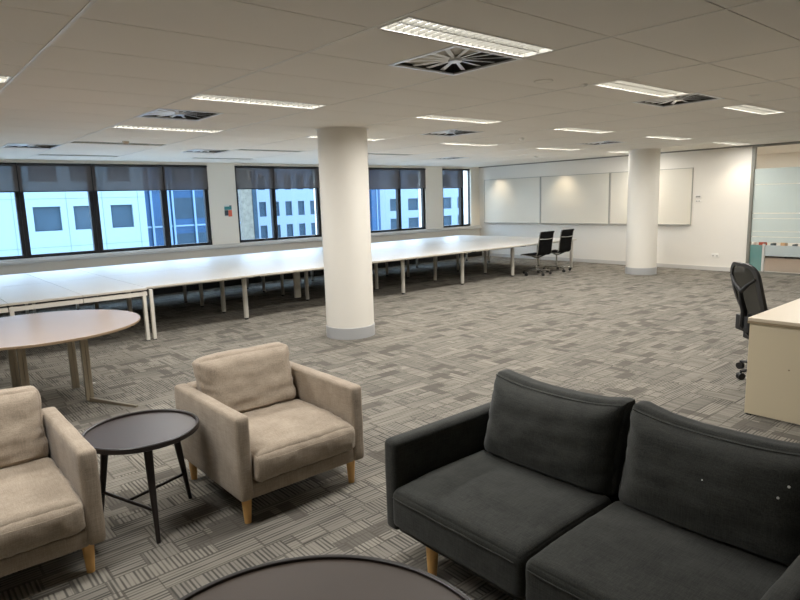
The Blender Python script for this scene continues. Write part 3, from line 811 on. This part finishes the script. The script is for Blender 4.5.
# ------------------------------------------------------------------ upholstery
def nz(p, s, seed=0): return noise.noise(Vector((p[0] * s + seed, p[1] * s - seed, p[2] * s + seed * .3)))
def soft(amp_top=.02, amp_side=.008, wr=.003, seed=1.0, axis=2, sc=9):
    """pillow swelling: faces bulge towards their middles; small wrinkles"""
    def fn(o, q, n):
        u, v, w = q
        f = [(1 - v * v) * (1 - w * w), (1 - u * u) * (1 - w * w), (1 - u * u) * (1 - v * v)]
        amps = [amp_side] * 3; amps[axis] = amp_top
        d = Vector([n[i] * amps[i] * max(0, f[i]) ** .6 for i in range(3)])
        k = nz(o, sc, seed) * wr * 2
        return o + d + n * k
    return fn

def leg(t, x, y, h, lean=(0, 0), m='oak', r0=.029, r1=.018):
    MB().cyl((x + lean[0], y + lean[1], 0), (x, y, h), r1, r0, n=20).build('leg', m, t, smooth=True)

def back_cushion(x0, x1, y0, y1, z0, z1, lean, seed, ear=.02, puff=.045, sag=.015, wr=.004):
    m = MB()
    def fn(o, q, n):
        u, v, w = q
        k = max(0, (1 - u * u)) ** .55 * max(0, (1 - w * w)) ** .55
        o = o + Vector((0, n.y * puff * k, 0))
        # thin the pillow towards its edges
        yc = (y0 + y1) / 2
        e = max(abs(u), abs(w)); pin = 1 - .42 * max(0, (e - .72) / .28) ** 1.6
        o.y = yc + (o.y - yc) * pin
        # corners stand up, edge middle sags
        if w > 0: o.z += (ear * abs(u) ** 3 - sag * (1 - u * u)) * w
        o.x += -u * .012 * (1 - abs(w)) * (1 if abs(u) > .6 else 0)
        # creases fanning from the sides and soft folds
        c = nz((o.x * 3, o.y * 2, o.z * 12), 1.6, seed) * wr * 2.2 + nz(o, 14, seed + 3) * wr
        c += math.sin(o.z * 95 + nz(o, 8, seed) * 5) * wr * .9 * max(0, abs(u) - .78) / .22
        o = o + Vector((n.x * .3, n.y, n.z * .5)) * c
        o.y += lean * max(0.0, (o.z - z0) / (z1 - z0)) ** 1.05
        return o
    m.rbox(x0, x1, y0, y1, z0, z1, r=.05, seg=(26, 4, 22), fn=fn, rs=4)
    return m

def armchair(x, y, lab, seed):
    t = thing('linen_armchair', lab, 'armchair', (x, y, 0), 0, 'beige linen armchairs')      # front at local y=0, faces -Y
    W_, D_, ZA, Z0 = .822, .86, .612, .145
    fb_ = soft(.002, .002, .0012, seed)
    MB().rbox(.0, .082, 0, D_, Z0, ZA, r=.022, seg=(2, 16, 10), fn=fb_).build('arm', 'linen', t, smooth=True)
    MB().rbox(W_ - .082, W_, 0, D_, Z0, ZA, r=.022, seg=(2, 16, 10), fn=fb_).build('arm', 'linen', t, smooth=True)
    MB().rbox(.075, W_ - .075, D_ - .12, D_, Z0, ZA, r=.02, seg=(12, 2, 10), fn=fb_).build('back_panel', 'linen', t, smooth=True)
    MB().rbox(.075, W_ - .075, .012, D_ - .1, Z0, .228, r=.012, seg=(12, 12, 2), fn=fb_).build('seat_base', 'linen', t, smooth=True)
    def sf(o, q, n):
        u, v, w = q
        top = max(0, n.z)
        o = o + Vector((0, 0, 1)) * (top * .022 * (max(0, 1 - u * u) ** .5) * (max(0, 1 - v * v) ** .4))
        o = o + n * (nz(o, 7, seed) * .006 + nz(o, 20, seed) * .003)
        if n.y < -.3: o.y += nz((o.x * 2.2, 0, o.z * .6), 16, seed + 5) * .011 - .014 * (1 - w * w)
        if v < -.2: o.z -= .010 * (-v - .2) * (1 + w)
        return o
    c = MB().rbox(.084, W_ - .084, -.03, D_ - .24, .232, .415, r=.042, seg=(26, 26, 6), fn=sf, rs=4).build('seat_cushion', 'linen', t, smooth=True)
    pts = [(a, -.050 - .003 * math.sin(3 * a), .366 + .002 * math.sin(19 * a)) for a in [.135 + .545 * k / 20 for k in range(21)]]
    MB().tube(pts, .0022, n=6).build('piping', 'linen', c, smooth=True)
    b = back_cushion(.088, W_ - .088, D_ - .30, D_ - .115, .40, .775, .085, seed, ear=.004, puff=.04, sag=-.008, wr=.007)
    bc = b.build('back_cushion', 'linen', t, smooth=True)
    for lx in (.055, W_ - .075):
        for ly in (.055, D_ - .07): leg(t, lx, ly, Z0 + .012)
    return t
armchair(1.282, 2.85, 'beige linen armchair on its own to the right of the small tray table', 3.1)
armchair(-.170, 2.96, 'beige linen armchair cut off by the left edge of the photo', 8.7)

# sofa, faces -X
t = thing('charcoal_sofa', 'charcoal two-seat sofa with pale wooden legs', 'sofa', (1.675, .45, 0))
SW, SD, ZA, Z0 = 1.685, .86, .605, .15
fb_ = soft(.002, .002, .0012, 5)
yR0, yR1, yL0, yL1 = 0, .085, SW - .085, SW
for a, c in ((yR0, yR1), (yL0, yL1)):
    MB().rbox(0, SD, a, c, Z0 + .01, ZA, r=.028, seg=(16, 2, 10), fn=fb_).build('arm', 'charcoal', t, smooth=True)
MB().rbox(SD - .12, SD, yR1 - .01, yL0 + .01, Z0 + .01, ZA, r=.02, seg=(2, 24, 10), fn=fb_).build('back_panel', 'charcoal', t, smooth=True)
MB().rbox(.02, SD - .1, yR1 - .01, yL0 + .01, Z0 + .01, .205, r=.012, seg=(12, 24, 2), fn=fb_).build('seat_base', 'charcoal', t, smooth=True)
mid = (yR1 + yL0) / 2
for k, (a, c) in enumerate(((yR1 + .002, mid - .002), (mid + .002, yL0 - .002))):
    sd = 2.0 + 7 * k
    def sf(o, q, n, sd=sd):
        u, v, w = q
        top = max(0, n.z)
        o = o + Vector((0, 0, 1)) * (top * .020 * (max(0, 1 - v * v) ** .45) * (max(0, 1 - u * u) ** .35))
        o = o + n * (nz(o, 6, sd) * .003 + nz(o, 18, sd) * .0014)
        if u < -.2: o.z -= .008 * (-u - .2) * (1 + w)
        return o
    c_ = MB().rbox(-.035, SD - .25, a, c, .210, .405, r=.034, seg=(24, 28, 6), fn=sf, rs=4).build('seat_cushion', 'charcoal', t, smooth=True)
    MB().tube([(-.044, a + .03 + (c - a - .06) * s / 20, .366 + .0015 * math.sin(s)) for s in range(21)], .0022, n=6).build('piping', 'charcoal', c_, smooth=True)
    # back cushion is made facing -Y, then turned to face -X
    m = back_cushion(-(c - a) / 2, (c - a) / 2, 0, .19, 0, .395, .105, sd + 1, ear=.026, puff=.07, sag=.010, wr=.0045)
    cx, cy = SD - .315, (a + c) / 2
    R_ = Matrix.Rotation(-PI / 2, 4, 'Z')
    m.v = [tuple(R_ @ Vector(v) + Vector((cx, cy, .392))) for v in m.v]
    bc = m.build('back_cushion', 'charcoal', t, smooth=True)
    # seam piping along the top edge
    pts = []
    for s in range(33):
        u = -0.93 + 1.86 * s / 32
        z = .395 + .024 * abs(u) ** 3 - .010 * (1 - u * u) - .014
        pts.append(R_ @ Vector((u * (c - a) / 2, (.032 + .104) - .012 * (1 - u * u), z)) + Vector((cx, cy, .392)))
    MB().tube(pts, .0025, n=6).build('piping', 'charcoal', bc, smooth=True)
leg(t, .055, SW - .27, Z0 + .015, (-.005, 0), r0=.031, r1=.019); leg(t, .055, .27, Z0 + .015, (-.005, 0), r0=.031, r1=.019)
leg(t, SD - .08, SW - .27, Z0 + .015, r0=.026, r1=.016); leg(t, SD - .08, .27, Z0 + .015, r0=.026, r1=.016)

for k, (p_, n_, rad) in enumerate((((.5869, .1902, .691), (-.792, -.4, .462), .006), ((.5627, .2136, .6508), (-.929, -.252, .27), .006), ((.5432, .4597, .638), (-.914, .032, .405), .004))):
    pc_ = [q for q in kids(t) if q.name.startswith('back_cushion')][0]
    p_, n_ = Vector(p_), Vector(n_).normalized()
    tag(MB().cyl(p_ - n_ * .002, p_ + n_ * .0015, rad, rad * .7, n=7).build('lint_fleck', 'paper', pc_), 'tiny white lint fleck')

# ------------------------------------------------------------------ tray side table
def tray(t, R_, z, lip, mtop, mrim, thick=.026):
    MB().lathe([(0, z - lip), (R_ - .016, z - lip)], n=96).build('tray_top', mtop, t)
    MB().lathe([(R_ - .018, z - lip - .001), (R_ - .017, z - .003), (R_ - .013, z), (R_ - .004, z), (R_, z - .004), (R_, z - thick + .006), (R_ - .012, z - thick), (0, z - thick)], n=96).build('tray_rim', mrim, t, smooth=True)
CT = (.955, 3.31)
t = thing('tray_side_table', 'small round dark tray table standing between the two armchairs', 'side table', (CT[0], CT[1], 0))
tray(t, .297, .535, .014, 'traytop', 'walnut', thick=.034)
ft = [Vector((.905, 3.04, 0)), Vector((1.215, 3.40, 0)), Vector((.75, 3.50, 0))]
tops = []
for f in ft:
    f = f - Vector((CT[0], CT[1], 0)); tp = f * .72 + Vector((0, 0, .503)); tops.append((f, tp))
    MB().cyl(f, tp, .011, .023, n=16).build('leg', 'walnut', t, smooth=True)
at = lambda k, s: tops[k][0].lerp(tops[k][1], s)
a, b_ = at(0, .33), at(2, .33)
MB().cyl(a, b_, .009, n=10).build('stretcher', 'walnut', t, smooth=True)
MB().cyl((a + b_) / 2, at(1, .33), .009, n=10).build('stretcher', 'walnut', t, smooth=True)

# ------------------------------------------------------------------ coffee table
t = thing('round_coffee_table', 'large round dark bronze-brown coffee table cut off by the bottom edge', 'coffee table', (.747, 1.344, 0))
tray(t, .592, .405, .012, 'bronze', 'walnut', thick=.034)
for k in range(4):
    a = PI / 4 + k * PI / 2; d = Vector((math.cos(a), math.sin(a), 0))
    MB().cyl(d * .46, d * .36 + Vector((0, 0, .37)), .012, .022, n=16).build('leg', 'walnut', t, smooth=True)
MB().cyl((.28, .28, .13), (-.28, -.28, .13), .010, n=10).cyl((.28, -.28, .13), (-.28, .28, .13), .010, n=10).build('stretcher', 'walnut', t, smooth=True)

# ------------------------------------------------------------------ round meeting table
t = thing('round_meeting_table', 'round pale wood-topped meeting table with metal legs, left of the armchairs', 'table', (.975, 6.03, 0))
MB().lathe([(0, .71), (.819, .71), (.822, .707)], n=120).build('tabletop', 'beech', t, smooth=True)
MB().lathe([(.822, .707), (.822, .690), (.818, .686), (0, .686)], n=120).build('edge_band', 'beechedge', t, smooth=True)
for sx, sy in ((1, 1), (1, -1), (-1, 1), (-1, -1)):
    px_, py_ = (.305 if sx > 0 else -.175), (-.17 if sy < 0 else .34)
    p = MB()
    p.box(px_ - .03, px_ - .004, py_ - .022, py_ + .022, .012, .686).box(px_ + .004, px_ + .03, py_ - .022, py_ + .022, .012, .686).box(px_ - .02, px_ + .02, py_ - .012, py_ + .012, .012, .686)
    p.build('leg', 'alu', t)
    if sy < 0 or sx < 0:
        q = Vector((px_ + .25 * sx, py_ + .50 * sy, 0)) if sy < 0 else Vector((px_ - .35, py_ + .3, 0))
        d = (q - Vector((px_, py_, 0))); w = Vector((-d.y, d.x, 0)).normalized() * .018
        a = Vector((px_, py_, 0))
        MB()._add([a - w, a + w, q + w * .6, q - w * .6] + [v + Vector((0, 0, z)) for v, z in ((a - w, .035), (a + w, .035), (q + w * .6, .016), (q - w * .6, .016))],
                  [(3, 2, 1, 0), (4, 5, 6, 7), (0, 1, 5, 4), (1, 2, 6, 5), (2, 3, 7, 6), (3, 0, 4, 7)]).build('foot_bar', 'alu', t)
MB().box(-.17, .29, -.015, .015, .63, .67, mtx=Matrix.Translation((0, .08, 0))).box(.28, .31, -.17, .34, .64, .68).box(-.19, -.16, -.17, .34, .64, .68).build('top_frame', 'alu', t)

o = MB().rbox(-.012, .012, -.009, .009, 0, .006, r=.003, seg=(2, 2, 1)).build('paper_scrap', 'paper', loc=(1.46, 6.45, 0))
tag(o, 'tiny white scrap on the carpet beyond the round meeting table foot', 'scrap')

# ------------------------------------------------------------------ outside
OB = 50.0; k5 = OB / 60.0
def facade(name, lab, x0, x1, y, z0, z1, m, depth, wins, jm=None, base=-14, wm='winglass'):
    t = thing(name, lab, 'building', (x0, y, base))
    body = MB()
    # facade wall with real openings: bands between window rows
    xs = sorted({x0, x1} | {v for w in wins for v in w[:2]}); zz = sorted({z0, z1} | {v for w in wins for v in w[2:]})
    for i in range(len(xs) - 1):
        for j in range(len(zz) - 1):
            cx, cz = (xs[i] + xs[i + 1]) / 2, (zz[j] + zz[j + 1]) / 2
            if any(w[0] < cx < w[1] and w[2] < cz < w[3] for w in wins): continue
            body.box(xs[i] - x0, xs[i + 1] - x0, 0, .35, zz[j] - base, zz[j + 1] - base)
    body.box(0, x1 - x0, .9, depth, z0 - base, z1 - base)
    body.box(x1 - x0 - .3, x1 - x0, .3, 1, z0 - base, z1 - base)
    body.build('outer_wall', m, t)
    for w in wins:
        MB().box(w[0] - x0, w[1] - x0, .22, .3, w[2] - base, w[3] - base).build('window', wm, t)
    if jm:
        j_ = MB()
        for xx in jm[0]: j_.box(xx - x0 - .02, xx - x0 + .02, -.012, .001, z0 - base, z1 - base)
        for z_ in jm[1]: j_.box(0, x1 - x0, -.012, .001, z_ - base - .02, z_ - base + .02)
        j_.build('panel_joint', 'joint', t)
    return t
# white panelled block straight across (its facade 50 m away)
XE = 16.45
cen = [(-.9, 1.0), (3.9, 5.9), (8.68, 10.42), (12.42, 14.25)]     # window columns
cols_ = [(a, b_) for a, b_ in ((0.2, 1.9), (4.55, 6.3), (8.66, 10.42), (11.28, 12.95), (13.85, 15.45))]
wins = []
for fz in (-6.65, -3.15, 0.26, 3.75, 7.2):
    for a, b_ in cols_: wins.append((a, b_, fz, fz + 1.73))
facade('office_block', 'white-blue panelled block with square windows straight across from the leftmost window', -30, XE, OB, -14, 14, 'facade', 9, wins,
       ([3.0, 7.45, 10.85, 13.3, 15.9], [-.9, 2.55, -4.4, 6.0]))
# blue glass tower further back
t = thing('glass_tower', 'blue glass building behind the white block, seen left of the small print', 'building', (17, 62, -14))
MB().box(0, 13.2, 0, 10, 0, 30).build('glass_wall', 'curtain', t)
b = MB()
for xx in (.4, 2.2, 3.9, 5.6, 6.0, 8.2, 10.3, 10.8, 12.4): b.box(xx - .1, xx + .1, -.25, .02, 0, 30)
for z_ in (3, 6.6, 10.2, 13.8, 17.4, 21): b.box(0, 13.2, -.12, .02, z_ - .08, z_ + .08)
b.build('mullion', 'curtainbar', t)
b = MB()
for z_ in (4.6, 8.2, 11.8, 15.4, 19.0): b.box(6.2, 10.0, -.06, .01, z_ - .9, z_ + 1.2)
b.build('spandrel', 'winglass', t)
# mottled strip building
o = thing('narrow_building', 'narrow mottled pale building seen at the left side of the window after the print', 'building', (36.5, 74, -14))
MB().box(0, 2.1, 0, 8, 0, 32).build('outer_wall', 'hoard', o)
MB().box(1.5, 2.1, -.1, .0, 0, 32).build('glass_strip', 'winglass', o)
# far white block with narrow windows
wins = []
Yf = 75.0
for k in range(14):
    a = 39.45 + k * 2.0; b_ = a + 1.02
    for fz in (-6.4, -3.1, .05, 3.6, 7.0): wins.append((a, b_, fz, fz + 1.95))
facade('far_office_block', 'pale blue-white block with narrow upright windows beyond the nearer column', 38.6, 58.0, Yf, -14, 16, 'facade2', 9,
       [w for w in wins if w[1] < 57.5], None)
o = thing('glass_stair_tower', 'dark blue glass strip building seen right of the nearer column', 'building', (56.2, 72, -14))
MB().box(0, 1.6, 0, 2.6, 0, 32).build('glass_wall', 'curtain', o)
MB().box(.9, 1.05, -.1, 0, 0, 32).build('mullion', 'curtainbar', o)
wins = []
for a, b_ in ((62.2, 63.9), (66.0, 68.2), (73.9, 75.9), (77.4, 79.5), (83.5, 85.6)):
    for fz in (-6.4, -3.1, .0, 3.75, 7.2): wins.append((a, b_, fz, fz + 1.9))
facade('white_tower_block', 'white-blue block with broad windows seen through the two right-hand windows', 60.1, 96, Yf, -14, 16, 'facade2', 9, wins, None)
tag(MB().box(-60, 150, YW + 8, 160, -14.3, -14).build('street_ground', 'ground'), kind='structure')

# ------------------------------------------------------------------ light from outside
w = bpy.data.worlds.new('sky'); scene.world = w; w.use_nodes = True
t = NT(w); bg = t.n['Background']
tc = t.add('ShaderNodeTexCoord'); sp = t.add('ShaderNodeSeparateXYZ'); t.link(tc.outputs['Generated'], sp.inputs[0])
f = t.add('ShaderNodeClamp'); t.link(t.math('MULTIPLY', sp.outputs[2], 1.6), f.inputs[0])
t.link(t.mix(f.outputs[0], (0.86, 0.93, 1.0, 1), (0.55, 0.74, 1.0, 1)), bg.inputs[0])
bg.inputs[1].default_value = 3.9

# ------------------------------------------------------------------ camera
yaw, pitch, roll = 7.04145897e-01, 1.60061961e-01, -3.07158205e-02
fw = Vector((math.sin(yaw) * math.cos(pitch), math.cos(yaw) * math.cos(pitch), -math.sin(pitch)))
r0 = Vector((math.cos(yaw), -math.sin(yaw), 0)); u0 = r0.cross(fw)
c, s = math.cos(roll), math.sin(roll)
rr = c * r0 + s * u0; uu = -s * r0 + c * u0
cam = bpy.data.cameras.new('camera'); co = bpy.data.objects.new('camera', cam); COL.objects.link(co)
mw = Matrix.Identity(4)
for i in range(3): mw[i][0] = rr[i]; mw[i][1] = uu[i]; mw[i][2] = -fw[i]
mw[0][3], mw[1][3], mw[2][3] = 0, 0, 1.70
co.matrix_world = mw
cam.sensor_width = 36; cam.lens = 36 * 610.432 / 800; cam.shift_x = -.2208 / 800; cam.shift_y = -1.3785 / 800
cam.clip_start = .05; cam.clip_end = 500
scene.camera = co

scene.view_settings.view_transform = 'Standard'; scene.view_settings.look = 'None'
scene.view_settings.gamma = 1; scene.view_settings.use_curve_mapping = False
scene.view_settings.exposure = 1.28
scene.cycles.max_bounces = 14; scene.cycles.diffuse_bounces = 9; scene.cycles.transparent_max_bounces = 16
scene.cycles.use_denoising = True
